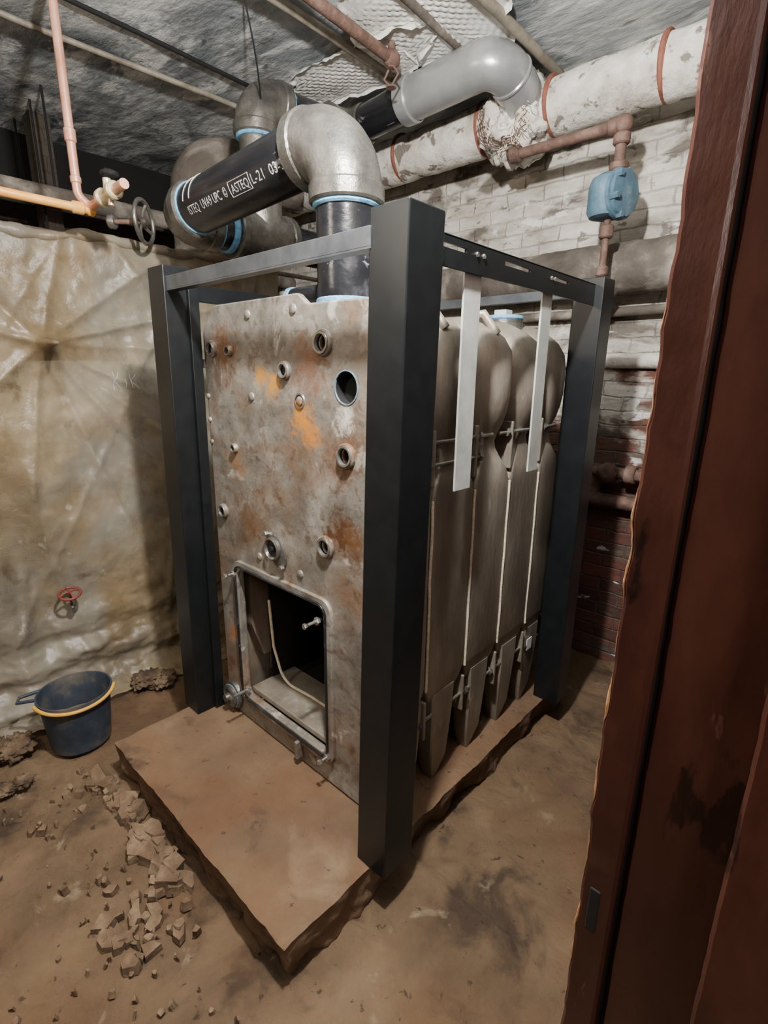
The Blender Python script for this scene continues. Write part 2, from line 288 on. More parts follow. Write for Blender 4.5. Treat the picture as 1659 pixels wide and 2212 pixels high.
# ---------------------------------------------------------------- BOILER
B=grp('cast_iron_sectional_boiler')
def curveplate(nm,outer,holes,y0,y1,bev,mat,parent):
    cu=bpy.data.curves.new(nm,'CURVE'); cu.dimensions='2D'; cu.fill_mode='BOTH'; cu.extrude=(y1-y0)/2-bev; cu.bevel_depth=bev; cu.bevel_resolution=2; cu.offset=-bev
    for pts in [outer]+holes:
        s=cu.splines.new('POLY'); s.points.add(len(pts)-1); s.use_cyclic_u=True
        for i,p in enumerate(pts): s.points[i].co=(p[0],p[1],0,1)
    o=bpy.data.objects.new('t',cu);link(o);me=bpy.data.meshes.new_from_object(o.evaluated_get(bpy.context.evaluated_depsgraph_get()));bpy.data.objects.remove(o)
    me.transform(Matrix(((1,0,0,0),(0,0,-1,(y0+y1)/2),(0,1,0,0),(0,0,0,1)))); me.materials.clear(); me.materials.append(mat); me.name=nm
    me.polygons.foreach_set('use_smooth',[True]*len(me.polygons)); me.set_sharp_from_angle(angle=.6)
    return link(bpy.data.objects.new(nm,me),parent)
def rnd(pts,R,n=6):
    out=[];k=len(pts)
    for i in range(k):
        a,b,c=V(pts[i-1]),V(pts[i]),V(pts[(i+1)%k]); r=R[i] if isinstance(R,list) else R
        if r<=0: out.append(b); continue
        d1=(a-b).normalized();d2=(c-b).normalized();t=r/math.tan(d1.angle(d2)/2); s=b+d1*t;e=b+d2*t
        out+= [arc(s,b,e,u/n) for u in range(n+1)]
    return out
def circ(x,z,r,n=28): return [(x+r*math.cos(2*math.pi*i/n),z+r*math.sin(2*math.pi*i/n)) for i in range(n)]
outer=rnd([(-1.005,.175),(-.965,.145),(-.135,.145),(-.095,.175),(-.095,1.655),(-.15,1.688),(-.425,1.692),(-.465,1.722),(-.80,1.722),(-.92,1.722),(-1.0,1.64)],[.02,.02,.02,.02,.05,.02,.03,.03,.02,.05,.05])
op=[(-.862,.262),(-.372,.262),(-.372,.800),(-.862,.800)]
ports=[(-.939,1.584,.024),(-.828,1.575,.015),(-.358,1.587,.030),(-.531,1.514,.023),(-.270,1.289,.030),(-.832,1.252,.014),(-.937,1.007,.023),(-.362,1.004,.030)]
holes=[rnd(op,.03)]+[circ(x,z,r*.66) for x,z,r in ports]+[circ(-.270,1.471,.042)]
curveplate('front_section_plate',outer,holes,.13,.150,.005,M['iron'],B)
for a_,b_ in (((-1.003,-.985),(.18,1.62)),((-.115,-.097),(.18,1.62))):
    box('front_section_rim',a_[0],a_[1],.148,.19,b_[0],b_[1],M['irons'],B,.003)
curveplate('door_flange',rnd([(-.895,.222),(-.335,.222),(-.335,.832),(-.895,.832)],.05),[rnd(op,.03)],.119,.135,.004,M['iron'],B)
curveplate('door_rib',rnd([(-.877,.246),(-.357,.246),(-.357,.816),(-.877,.816)],.04),[rnd([(-.870,.254),(-.364,.254),(-.364,.808),(-.870,.808)],.034)],.112,.121,.002,M['pipe'],B)
for i,(x,z,r) in enumerate(ports):
    lathe('port_%d'%i,[(r*1.2,0),(r*1.17,.009),(r*1.02,.013),(r*.98,.010)],(x,.131,z),(0,-1,0),M['iron'],B,28,caps=False)
    lathe('port_thread_%d'%i,[(r*1.0,.010),(r*.97,.016),(r*.78,.016),(r*.74,.010),(r*.72,-.002)],(x,.131,z),(0,-1,0),M['steel'],B,28,caps=False)
    lathe('port_bore_%d'%i,[(r*.73,-.010),(r*.66,.02),(0,.02)],(x,.135,z),(0,1,0),M['dark'],B,24,caps=False)  # black cup closing each port, the hole's shade given as colour
lathe('large_port',[(.046,0),(.046,.003),(.043,.0035),(.042,-.004)],(-.270,.131,1.471),(0,-1,0),M['blued'],B,36,caps=False)
lathe('large_port_bore',[(.0418,-.003),(.0415,.022),(0,.022)],(-.270,.134,1.471),(0,1,0),M['dark'],B,24,caps=False)  # same painted shade inside the large port
for x,z in [(-.714,1.680),(-.486,1.681),(-.715,1.431),(-.467,1.428),(-.721,.881),(-.492,.879),(-.990,1.423),(-.990,1.340),(-.988,1.26)]:
    r=.013 if x>-.97 else .009
    lathe('lug',[(r*1.15,0),(r,.005),(r*.7,.007),(0,.008)],(x,.131,z),(0,-1,0),M['iron'],B,20)
lathe('lug_ring',[(.024,0),(.022,.005),(.018,.005)],(-.467,.131,1.428),(0,-1,0),M['steel'],B,24,caps=False)
def oval(nm,s,h,mat):
    o=lathe(nm,[(.05*s,0),(.05*s,h*.7),(.044*s,h)],(0,0,0),(0,-1,0),mat,B,36)
    for v in o.data.vertices:
        v.co.x*=.85; v.co.z*=1.35
        x,z=v.co.x,v.co.z; a=-.55; v.co.x=x*math.cos(a)+z*math.sin(a); v.co.z=-x*math.sin(a)+z*math.cos(a)
        v.co+=V((-.612,.131,.932))
    return o
oval('sight_port_flange',1.0,.012,M['fit'])
lathe('sight_port_ring',[(.040,0),(.040,.022),(.034,.026),(.029,.016)],(-.618,.131,.938),(0,-1,0),M['fit'],B,32)
lathe('sight_port_plug',[(.029,.0),(.029,.017),(.012,.018),(.010,.028),(0,.028)],(-.618,.131,.938),(0,-1,0),M['pipe'],B,32)
for dx,dz in ((-.040,.052),(.040,-.050)): hexnut('sight_bolt',(-.612+dx,.121,.932+dz),(0,-1,0),.010,.014,M['steel'],B)
def stud(x,z,L=.055,r=.008):
    cyl('stud',(x,.13,z),(x,.12-L,z),r*.7,M['steel'],B,16); hexnut('stud_nut',(x,.12,z),(0,-1,0),r*1.7,.012,M['steel'],B); hexnut('stud_head',(x,.115-L,z),(0,-1,0),r*1.25,.010,M['steel'],B)
stud(-.878,.775,.03); stud(-.395,.752,.045); stud(-.83,.300,.07); stud(-.36,.262,.03)
lathe('return_boss',[(.060,0),(.058,.015),(.046,.02),(.046,.03),(.036,.034),(.030,.030),(.018,.032),(.016,.05),(0,.05)],(-.955,.131,.215),(0,-1,0),M['fit'],B,32)
lathe('return_boss_seal',[(.049,.016),(.049,.020),(.044,.021)],(-.955,.131,.215),(0,-1,0),M['blued'],B,32)
box('hook',-.523,-.507,.10,.131,.17,.24,M['iron'],B,.003); box('name_plate',-.60,-.44,.126,.131,.176,.212,M['iron'],B,.002)
lathe('lower_bolt',[(.012,0),(.012,.008),(0,.010)],(-.44,.131,.19),(0,-1,0),M['steel'],B,12)
box('side_lug',-1.03,-1.0,.13,.16,1.52,1.55,M['iron'],B,.003)
prof=[(.40,.030,.375,.012),(.44,.050,.42,.012),(.50,.085,.442,.014),(.545,.105,.449,.016),(.555,.1068,.451,.016),(1.15,.1068,.451,.016),(1.16,.106,.451,.016),(1.185,.102,.450,.016),(1.21,.090,.447,.016),(1.245,.062,.438,.018),(1.275,.046,.430,.02),(1.30,.048,.428,.03),(1.325,.068,.436,.055),(1.36,.094,.452,.085),(1.40,.1060,.463,.10),(1.45,.1068,.470,.10),(1.53,.1068,.470,.10),(1.58,.105,.462,.09),(1.62,.096,.435,.08),(1.648,.082,.40,.072),(1.67,.055,.36,.05),(1.685,.03,.32,.028)]
def section(nm,yc,sc=1.0):
    bm=bmesh.new(); rows=[]; xc=-.55; n=7
    for z,wy,hx,r in prof:
        wy*=sc; r=min(r,wy*.95); row=[]
        for cx,cy,a0 in ((1,1,0),(-1,1,90),(-1,-1,180),(1,-1,270)):
            for k in range(n+1):
                a=math.radians(a0+90*k/n); row.append(bm.verts.new((xc+cx*(hx-r)+r*math.cos(a),yc+cy*(wy-r)+r*math.sin(a),z)))
        rows.append(row)
    m=len(rows[0])
    for k in range(len(rows)-1):
        for i in range(m): j=(i+1)%m; bm.faces.new((rows[k][i],rows[k][j],rows[k+1][j],rows[k+1][i]))
    bm.faces.new(list(reversed(rows[0])));bm.faces.new(rows[-1])
    o=frombm(nm,bm,M['irons'],B,angle=.5)
    c=box('cut',-.86,-.374,-.2,1.02,.264,.798,M['dark'])
    md=o.modifiers.new('b','BOOLEAN'); md.object=c; md.operation='DIFFERENCE'; md.solver='EXACT'
    me=bpy.data.meshes.new_from_object(o.evaluated_get(bpy.context.evaluated_depsgraph_get())); o.modifiers.clear(); o.data=me; me.name=nm
    bpy.data.objects.remove(c)
    for s,x in ((1,-.55+.405),(-1,-.55-.405)):
        bm=bmesh.new(); rr=[]
        for z,wy,hx in ((.50,.060,.040),(.42,.056,.040),(.30,.050,.034),(.21,.044,.028),(.140,.006,.022)):
            rr.append([bm.verts.new((x+a*hx,yc+b*wy-(.02 if z<.15 else 0),z)) for a,b in ((1,.9),(.8,1),(-.8,1),(-1,.9),(-1,-.9),(-.8,-1),(.8,-1),(1,-.9))])
        for k in range(4):
            for i in range(8): j=(i+1)%8; bm.faces.new((rr[k][i],rr[k][j],rr[k+1][j],rr[k+1][i]))
        bm.faces.new(rr[0]);bm.faces.new(rr[-1]); frombm(nm+'_leg',bm,M['irons'],B,angle=.5)
section('section_1',.236,.62)
section('section_2',.4125); section('section_3',.6275); section('section_4',.8425); section('section_5',1.03,.78)
for y in (.305,.52,.735,.95):
    for x in (-.101,-.999):
        tube('rope_seam',[(x+.002*n3((0,y,z/50),9),y+.004*n3((0,y,z/50),7,3),z/50) for z in range(27,59)],.0045,M['rope'],B,res=3)
    for x0,x1 in ((-.165,-.100),(-1.0,-.935)):
        box('upper_flange',x0,x1,y-.006,y+.006,1.20,1.36,M['irons'],B,.004); box('lower_flange',x0,x1,y-.006,y+.006,.36,.50,M['irons'],B,.004)
for (z,x,y0,y1) in ((1.325,-.112,.22,.62),(1.262,-.108,.22,.56),(1.325,-.112,.66,1.08),(.425,-.112,.20,1.10)):
    cyl('tie_rod',(x,y0,z),(x,y1,z),.006,M['steel'],B,14)
    for y in (.286,.545,.712,.975):
        if y0<y<y1: hexnut('tie_nut',(x,y-.007,z),(0,1,0),.0155,.014,M['fit'],B)
box('chamber_back',-.88,-.36,1.02,1.05,.25,.82,M['dark'],B)
for a_ in ((-.859,-.852,.25,1.02,.27,.795),(-.382,-.375,.25,1.02,.27,.795),(-.859,-.375,.22,1.02,.788,.797),(-.859,-.375,.36,1.02,.266,.275)):
    box('chamber_shade_panel',*a_,M['dark'],B)  # black panels added to put shade into the firebox behind the front section
box('chamber_base_ledge',-.86,-.374,.152,.36,.262,.285,M['irons'],B,.004)
tube('door_rope',fillet([(-.835,.235,.64),(-.825,.24,.44),(-.78,.25,.293),(-.62,.262,.293),(-.50,.262,.293),(-.42,.22,.293)],.08),.0055,M['rope'],B,res=3)
box('rating_label',-.102,-.0985,.985,1.025,.40,.45,M['white'],B)
lathe('rear_outlet',[(.085,0),(.085,.03),(.07,.035),(.07,.05)],(-.32,1.0,1.66),(0,0,1),M['fit'],B); ring('rear_outlet_seal',(-.32,1.0,1.715),(0,0,1),.074,.016,M['blue'],B)
box('rear_plug',-.35,-.30,.975,1.025,1.715,1.745,M['galv'],B,.003)
lathe('riser_flange',[(.12,0),(.12,.02),(.10,.03),(.10,.045)],(-.475,.33,1.655),(0,0,1),M['fit'],B)
cyl('tapping_nipple',(-.90,.42,1.77),(-.70,.42,1.77),.032,M['pipe'],B); ring('tapping_seal',(-.86,.42,1.77),(1,0,0),.036,.03,M['blue'],B)
cyl('tapping_neck',(-.88,.42,1.66),(-.88,.42,1.79),.036,M['fit'],B)
for yy in (.33,.60): tube('lifting_lug',[( -.22,yy,1.66),(-.21,yy,1.685),(-.17,yy+.02,1.69),(-.13,yy+.04,1.63)],.014,M['irons'],B)
# ---------------------------------------------------------------- STEAM HEADER PIPEWORK
G=grp('black_steel_steam_header'); r=.090
X0=-.475;Y0=.33;Z0=2.165; X1=-1.50; Z1=2.12
cyl('riser',(X0,Y0,1.70),(X0,Y0,Z0-.13),r,M['pipe'],G,48); ring('riser_seal',(X0,Y0,1.712),(0,0,1),r*1.05,.03,M['blue'],G)
dh=V((X1-X0,0,Z1-Z0)).normalized()
elbow('riser_elbow',(X0,Y0,Z0),(0,0,1),dh,.155,r*1.06,G,M['fit'])
cyl('header_pipe',V((X0,Y0,Z0))+dh*.14,V((X1,Y0,Z1))-dh*.12,r,M['pipe'],G,64)
elbow('header_end_elbow',(X1,Y0,Z1),dh,(0,1,0),.14,r,G,M['fit'])
cyl('equaliser_pipe',(X1,Y0+.13,Z1),(X1,1.45,Z1),r*.93,M['pipe'],G,40)
ring('tee_body',(X1,.74,Z1),(0,1,0),r*1.2,.26,M['fit'],G); ring('tee_collar_a',(X1,.60,Z1),(0,1,0),r*1.3,.04,M['fit'],G); ring('tee_collar_b',(X1,.88,Z1),(0,1,0),r*1.3,.04,M['fit'],G)
ring('tee_seal',(X1,.565,Z1),(0,1,0),r*1.06,.03,M['blue'],G)
cyl('tee_branch',(X1,.74,Z1),(X1,.74,2.30),r*1.15,M['fit'],G)
cyl('vertical_pipe',(X1,.74,2.25),(X1,.74,2.60),.075,M['fit'],G)
elbow('upper_elbow',(X1,.74,2.69),(0,0,1),(0,1,0),.13,.086,G,M['fit'])
cyl('upper_pipe_a',(X1,.85,2.69),(X1,1.2,2.71),.075,M['pipe'],G); elbow('upper_elbow_b',(X1,1.3,2.715),(0,1,0),(1,0,0),.12,.078,G,M['fit'],False)
cyl('upper_pipe_b',(X1+.1,1.3,2.72),(-1.02,1.3,2.735),.078,M['pipe'],G)
pts=fillet([(-1.08,1.3,2.735),(-.60,1.3,2.75),(-.60,1.50,2.68),(-.62,1.60,2.60)],.16,14)
tube('swing_elbow',pts,.088,M['fitp'],G,res=10); ring('swing_collar',(-1.07,1.3,2.736),(1,0,0),.097,.07,M['fitp'],G); ring('swing_collar_b',pts[15],pts[16]-pts[14],.093,.02,M['fitp'],G)
def stencil(body,x_start,x_end,z_off_ang,size,parent,nm):
    cu=bpy.data.curves.new(nm,'FONT'); cu.body=body; cu.size=size; cu.resolution_u=3
    o=bpy.data.objects.new('t',cu);link(o);me=bpy.data.meshes.new_from_object(o.evaluated_get(bpy.context.evaluated_depsgraph_get()));bpy.data.objects.remove(o)
    bm=bmesh.new();bm.from_mesh(me); bmesh.ops.triangulate(bm,faces=bm.faces[:])
    for _ in range(2):
        es=[e for e in bm.edges if e.calc_length()>.012]
        if es: bmesh.ops.subdivide_edges(bm,edges=es,cuts=1)
    u0=min(v.co.x for v in bm.verts); u1=max(v.co.x for v in bm.verts)
    for v in bm.verts:
        u=(v.co.x-u0)/(u1-u0); a=z_off_ang+v.co.y/r; rr=r+.0006
        xx=x_start+u*(x_end-x_start); t=(xx-X0)/(X1-X0); zc=Z0+(Z1-Z0)*t
        v.co=V((xx,Y0-rr*math.cos(a),zc+rr*math.sin(a)))
    bm.to_mesh(me);bm.free(); me.materials.clear(); me.materials.append(M['white']); link(bpy.data.objects.new(nm,me),parent)
A=-.66
stencil('ISTEQ  UVA9 UPC  \u00a9',-1.250,-.985,A,.042,G,'stencil_a')
stencil('ASTEQ',-.955,-.855,A,.038,G,'stencil_b'); stencil('L-21  03-31',-.835,-.650,A,.042,G,'stencil_c')
def P(x,a): return (x,Y0-(r+.0008)*math.cos(a),Z0+(Z1-Z0)*((x-X0)/(X1-X0))+(r+.0008)*math.sin(a))
for nm_,seq in (('stencil_box_top',[P(-.965+.0118*k,A-.10) for k in range(11)]),('stencil_box_bottom',[P(-.965+.0118*k,A+.40) for k in range(11)]),('stencil_box_left',[P(-.965,A-.10+.05*k) for k in range(11)]),('stencil_box_right',[P(-.847,A-.10+.05*k) for k in range(11)])):
    tube(nm_,seq,.0009,M['white'],G,res=1)
for x in (-1.27,-1.225):
    tube('chalk_mark',[P(x+.01*k/12,-.1+.11*k) for k in range(12)],.0016,M['white'],G,res=1)
# ---------------------------------------------------------------- INSULATED MAIN
G=grp('insulated_steam_main')
def lumpy(nm,p0,p1,rr,mat,parent,amp=.006,n=120,seg=36,s=5):
    p0=V(p0);p1=V(p1);d=(p1-p0).normalized();q=d.to_track_quat('Z','Y');vs=[];fs=[]
    for k in range(n+1):
        c=p0.lerp(p1,k/n)
        for i in range(seg):
            a=2*math.pi*i/seg; dr=q@V((math.cos(a),math.sin(a),0)); p=c+dr*rr; vs.append(c+dr*(rr+amp*fbm(p,s)))
    for k in range(n):
        for i in range(seg): j=(i+1)%seg; fs.append((k*seg+i,k*seg+j,(k+1)*seg+j,(k+1)*seg+i))
    fs.append(tuple(reversed(range(seg))));fs.append(tuple(n*seg+i for i in range(seg)))
    return mesh(nm,vs,fs,mat,parent,True)
lumpy('main_run',(-3.3,1.62,2.655),(.59,1.62,2.645),.110,M['ins'],G,.008,220)
for x in (-.045,-.50,-.845,-1.37,-1.9): ring('band',(x,1.62,2.653),(1,.03,0),.118,.022,M['band'],G)
def blob(nm,c,rad,mat,parent,amp=.25,s=6,sub=4,o=0):
    bm=bmesh.new(); bmesh.ops.create_icosphere(bm,subdivisions=sub,radius=1)
    for v in bm.verts:
        p=v.co.copy(); k=1+amp*fbm(p,s*.3,o)
        v.co=V((p.x*rad[0]*k+c[0],p.y*rad[1]*k+c[1],p.z*rad[2]*k+c[2]))
    return frombm(nm,bm,mat,parent,smooth=True)
blob('torn_lagging',(-.67,1.60,2.63),(.170,.165,.175),M['ins'],G,.24,7,5,2)
for k in range(90):
    a=random.uniform(0,6.28); q_=random.uniform(.06,.13); x=-.65+q_*math.cos(a); z=2.62+q_*math.sin(a); dx=random.uniform(-.03,.03)
    tube('frayed_fibre',[(x+dx*t/3+.004*math.sin(t*2),1.452+.1*(q_-.06)-.004*t*random.random(),z-.010*t) for t in range(5)],.0016,M['rope'] if k%3 else M['rust'],G,res=1)
for k in range(4): tube('lagging_tie_wire',[(-.66+(.10+.012*k)*math.cos(t/10),1.45+.015*math.sin(t),2.62+(.10+.01*k)*math.sin(t/10)) for t in range(20+k*4,52+k*2)],.0022,M['rust'],G,res=1)
# ---------------------------------------------------------------- LOWER BACK PIPES
lumpy('sooty_insulated_return',(-3.3,1.735,1.975),(.59,1.735,1.975),.108,M['insd'],None,.008,160)
g=grp('wall_water_pipe'); cyl('run',(-1.6,1.80,1.80),(.60,1.80,1.80),.022,M['insd'],g)
g=grp('wall_ledge_pipe'); lumpy('run',(-1.6,1.83,1.58),(.60,1.83,1.58),.035,M['ins'],g,.004,60)
g=grp('rusty_wall_valve_cluster')
cyl('run',(-.8,1.79,.90),(.60,1.79,.90),.035,M['rust'],g); cyl('valve_body',(-.20,1.79,.90),(-.20,1.79,1.08),.035,M['rust'],g); cyl('arm',(-.30,1.77,1.05),(.05,1.77,1.05),.028,M['rust'],g); blob('cap',(-.12,1.74,1.05),(.05,.05,.05),M['rust'],g,.1); ring('union',(-.02,1.77,1.05),(1,0,0),.045,.05,M['rust'],g)
# ---------------------------------------------------------------- AIR VENT
G=grp('steam_air_vent_assembly'); xv=-.145
tube('vent_pipe',fillet([(-.64,1.56,2.60),(-.64,1.50,2.46),(xv,1.50,2.455),(xv,1.50,2.27)],.02),.021,M['rust'],G)
ring('fitting_a',(-.61,1.50,2.462),(1,0,0),.034,.05,M['rust'],G); ring('fitting_b',(xv-.035,1.50,2.456),(1,0,0),.032,.04,M['rust'],G); ring('fitting_c',(xv,1.50,2.405),(0,0,1),.032,.04,M['rust'],G); blob('corner_el',(xv,1.50,2.455),(.036,.036,.036),M['rust'],G,.05,3,3)
ring('fitting_d',(xv,1.50,2.31),(0,0,1),.036,.03,M['rust'],G)
lathe('trap_body',[(.03,0),(.065,.01),(.076,.03),(.076,.125),(.066,.15),(.04,.165)],(xv-.03,1.50,2.125),(0,0,1),M['vent'],G,28)
lathe('trap_cover',[(.078,0),(.094,.002),(.094,.018),(.084,.02),(.084,.034),(.06,.04)],(xv+.012,1.50,2.21),(1,-.25,.0),M['vent'],G,24)
for k in range(6):
    a=k*math.pi/3+.3; hexnut('cover_bolt',(xv+.012,1.50+.082*math.cos(a),2.21+.082*math.sin(a)),(1,-.25,0),.013,.036,M['vent'],G)
xd=xv-.02
ring('drop_fit',(xd,1.50,2.08),(0,0,1),.028,.05,M['rust'],G); ring('drop_fit_b',(xd,1.50,1.93),(0,0,1),.024,.04,M['rust'],G)
tube('drop_return',fillet([(xd,1.50,2.14),(xd,1.50,1.86),(xd,1.66,1.86)],.03),.014,M['rust'],G)
# ---------------------------------------------------------------- COPPER + GAS
G=grp('copper_water_pipe'); xc,yc=-1.60,-.01
tube('drop',fillet([(xc,yc,2.86),(xc,yc,2.15),(xc,yc+.04,2.115),(xc+.14,yc+.04,2.125)],.04),.0155,M['cop'],G)
ring('coupling',(xc,yc,2.345),(0,0,1),.020,.05,M['cop'],G); ring('coupling_b',(xc,yc,2.20),(0,0,1),.019,.03,M['cop'],G)
cyl('valve_body',(xc+.12,yc+.04,2.124),(xc+.25,yc+.04,2.128),.023,M['brass'],G); ring('nut_a',(xc+.135,yc+.04,2.124),(1,0,0),.03,.03,M['brass'],G); ring('nut_b',(xc+.235,yc+.04,2.128),(1,0,0),.03,.03,M['brass'],G); cyl('tail',(xc+.25,yc+.04,2.128),(xc+.33,yc+.04,2.13),.0165,M['cop'],G)
cyl('valve_neck',(xc+.185,yc+.04,2.125),(xc+.185,yc+.04,2.175),.014,M['brass'],G); blob('valve_knob',(xc+.19,yc+.05,2.19),(.03,.03,.016),M['dark'],G,.3,8,3)
cyl('drain',(xc+.20,yc+.04,2.12),(xc+.20,yc+.04,2.085),.010,M['brass'],G)
G=grp('orange_gas_pipe'); cyl('run',(-1.60,-1.9,2.10),(-1.60,.03,2.105),.0155,M['gas'],G); ring('elbow_nut',(-1.60,-.015,2.105),(0,1,0),.022,.045,M['gas'],G); ring('end_cap',(-1.6,.03,2.105),(0,1,0),.020,.03,M['gas'],G)
cyl('hanger',(-1.60,-.75,2.11),(-1.60,-.75,2.86),.004,M['cond'],G,8)
# ---------------------------------------------------------------- SHEET + things behind
def sx(y,z):
    dy=y+.17;dz=z-1.61;rd=math.hypot(dy,dz)+1e-3;a=math.atan2(dz,dy)
    f=0
    for k,(an,am) in enumerate([(.25,1),(.62,.7),(-.45,.9),(-.9,1.2),(-1.25,.9),(-1.75,.8),(2.3,.7),(2.9,.8),(1.25,.6),(-2.4,.8),(0,.5),(-.68,.8)]):
        dd=(a-an+math.pi)%(2*math.pi)-math.pi; w=abs(dd)*rd
        f+=am*.032*math.exp(-(w/.020)**1.3)*math.exp(-rd*.9)
    f+=.05*math.exp(-rd*5)
    f+=.032*math.sin(y*22+1.2*z+5*n3((y,z*.5,0),1.2))*max(0,min(1,(-.18-y)*4))
    for k in range(10):
        c0=-1.2+.23*k; an=.6*math.sin(k*2.3); q=(y-c0)*math.cos(an)+(z-1)*math.sin(an); f+=.020*math.exp(-abs(q)/.016)*(.5+.5*n3((y,z,k),2))
    f+=.045*fbm((y,z,0),1.2,2)+.010*fbm((y,z*.7,0),5,6)
    if z<.55: 
        t=(.55-z)/.55; f+=.14*t**1.5+.05*fbm((y,z*2,0),4,3)*t+.02*math.sin(z*38+2*y+3*n3((y,z,0),2))*t
    return -1.81+f
G=grp('plastic_dust_sheet')
vs=[];fs=[];ny=300;nz=220
for j in range(nz+1):
    for i in range(ny+1):
        y=-2.0+3.05*i/ny; zt=2.045+.02*fbm((y,0,0),3)+.02*math.sin(y*2); t=j/nz; z=zt+(.012-zt)*t
        vs.append((sx(y,z),y,z))
for j in range(nz):
    for i in range(ny): a=j*(ny+1)+i; fs.append((a,a+ny+1,a+ny+2,a+1))
mesh('sheet',vs,fs,M['sheet'],G,True)
vs=[];fs=[]
for i in range(ny+1):
    y=-2.0+3.05*i/ny; x0=sx(y,.012)
    for k in range(9):
        u=k/8; vs.append((x0+.12*u,y+.01*n3((y,u,0),8),.014+.06*abs(fbm((y,u,0),5,2))*math.sin(math.pi*min(1,u+.1))+.006))
for i in range(ny):
    for k in range(8): a=i*9+k; fs.append((a,a+1,a+10,a+9))
mesh('hem',vs,fs,M['sheet'],G,True)
tube('rolled_edge',[(sx(-2+3.05*i/120,2.03)-.01,-2+3.05*i/120,2.045+.02*fbm((-2+3.05*i/120,0,0),3)+.02*math.sin((-2+3.05*i/120)*2)) for i in range(121)],.022,M['sheet'],G,res=4,radii=[1+.7*n3((i*.3,0,0)) for i in range(121)])
cyl('support_rail',(-1.84,YF,2.05),(-1.84,YB,2.05),.012,M['cond'],G,12)
def scr(pts):
    P2=[]
    for (a0,b0),(a1,b1) in zip(pts,pts[1:]):
        for k in range(8): P2.append((a0+(a1-a0)*k/7,b0+(b1-b0)*k/7))
    tube('scribble',[(sx(y,z)+.002,y,z) for y,z in P2],.0014,M['tank'],G,res=1)
for st in ([(.105,1.50),(.108,1.42)],[(.135,1.50),(.108,1.46),(.14,1.425)],[(.16,1.47),(.162,1.43)],[(.185,1.50),(.188,1.43)],[(.215,1.49),(.188,1.46),(.22,1.425)]): scr(st)
g=grp('old_boiler_tank'); box('jacket',-2.75,-1.93,-.05,.95,.45,1.55,M['tank'],g,.05,3); box('base',-2.7,-1.98,0,.9,-.03,.47,M['dark'],g,.01)
for x,z in ((-2.5,2.35),(-3.0,2.45),(-2.7,2.15)):
    g=grp('overhead_service_pipe'); cyl('run',(x,YF,z),(x,YB,z+.02),.045,M['insd'],g); cyl('clevis_rod',(x,.2,z),(x,.2,ZC+.02),.006,M['dark'],g,8); cyl('clevis_rod_b',(x,-1,z),(x,-1,ZC+.02),.006,M['dark'],g,8)
box('ceiling_beam',-3.38,-3.2,YF,YB,2.58,2.85,M['dark'])
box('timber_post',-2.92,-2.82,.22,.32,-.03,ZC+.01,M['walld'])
g=grp('lagged_flue_elbow'); lp=fillet([(-2.22,.84,1.7),(-2.22,.84,2.62),(-1.98,1.36,2.60)],.16,12)
tube('lagging',lp,.15,M['insd'],g,res=10)
for o in g.children:
    for v in o.data.vertices: v.co+=V((1,1,1))*.012*fbm(v.co,5)
ring('lagging_band',(-2.22,.84,2.30),(0,0,1),.168,.06,M['insd'],g)
def wheel(nm,c,d,R,mat,stem,rr=.008):
    g=grp(nm); d=V(d).normalized();q=d.to_track_quat('Z','Y');c=V(c)
    tube('rim',[c+q@V((R*math.cos(a*math.pi/16),R*math.sin(a*math.pi/16),0)) for a in range(32)],rr,mat,g,cyc=True,res=4)
    for k in range(4):
        a=k*math.pi/2+.4; tube('spoke_%d'%k,[c+d*.01,c+q@V((R*.5*math.cos(a),R*.5*math.sin(a),.012)),c+q@V((R*math.cos(a),R*math.sin(a),0))],rr*.8,mat,g,res=3)
    ring('hub',c,d,R*.22,.025,mat,g); cyl('stem',c,c-d*stem,R*.12,M['rust'],g,12); ring('gland',c-d*stem,d,R*.35,.03,M['fit'],g)
wheel('gate_valve_handwheel',(-1.70,.28,2.13),(-.75,-.66,0),.085,M['fit'],-.14,.009)
wheel('red_valve_handwheel',(-1.70,-.222,.545),(.3,-.1,.95),.042,M['red'],.08,.006)
# ---------------------------------------------------------------- CEILING THINGS
def conduit(nm,pts,rr,mat): return tube(nm,[V(p) for p in pts],rr,mat,None,res=4)
conduit('ceiling_conduit',[(-1.99,YF,ZC-.02),(-1.97,0,ZC-.025),(-1.91,.76,ZC-.03),(-1.9,YB,ZC-.02)],.012,M['cond'])
conduit('ceiling_conduit',[(-1.10,-.6,ZC-.04),(-1.10,.66,ZC-.035),(-1.13,1.45,ZC-.03)],.018,M['cond'])
conduit('ceiling_conduit',[(-.55,-.6,ZC-.04),(-.53,1.16,ZC-.035),(-.545,YB,ZC-.03)],.020,M['cond'])
conduit('ceiling_conduit',[(-.72,.2,ZC-.03),(-.75,.9,ZC-.028),(-.79,1.42,ZC-.02)],.016,M['insd'])
conduit('ceiling_seam_batten',[(-1.72,-.5,ZC-.008),(-1.72,.4,ZC-.008),(-1.75,YB,ZC-.008)],.009,M['dark'])
g=grp('sprinkler_branch_pipe'); cyl('run',(-.88,-.6,ZC-.065),(-.97,1.04,ZC-.075),.022,M['rust'],g); blob('end_elbow',(-.97,1.06,ZC-.075),(.034,.04,.034),M['rust'],g,.05,3,3); cyl('nipple',(-.97,1.06,ZC-.11),(-.97,1.06,ZC-.0),.016,M['rust'],g)
tube('sprinkler_head',[(-.955,1.06,ZC-.11),(-.93,1.06,ZC-.14),(-.97,1.06,ZC-.175),(-1.01,1.06,ZC-.14),(-.985,1.06,ZC-.11)],.005,M['rust'],g,res=3); ring('deflector',(-.97,1.06,ZC-.178),(0,0,1),.022,.004,M['rust'],g)
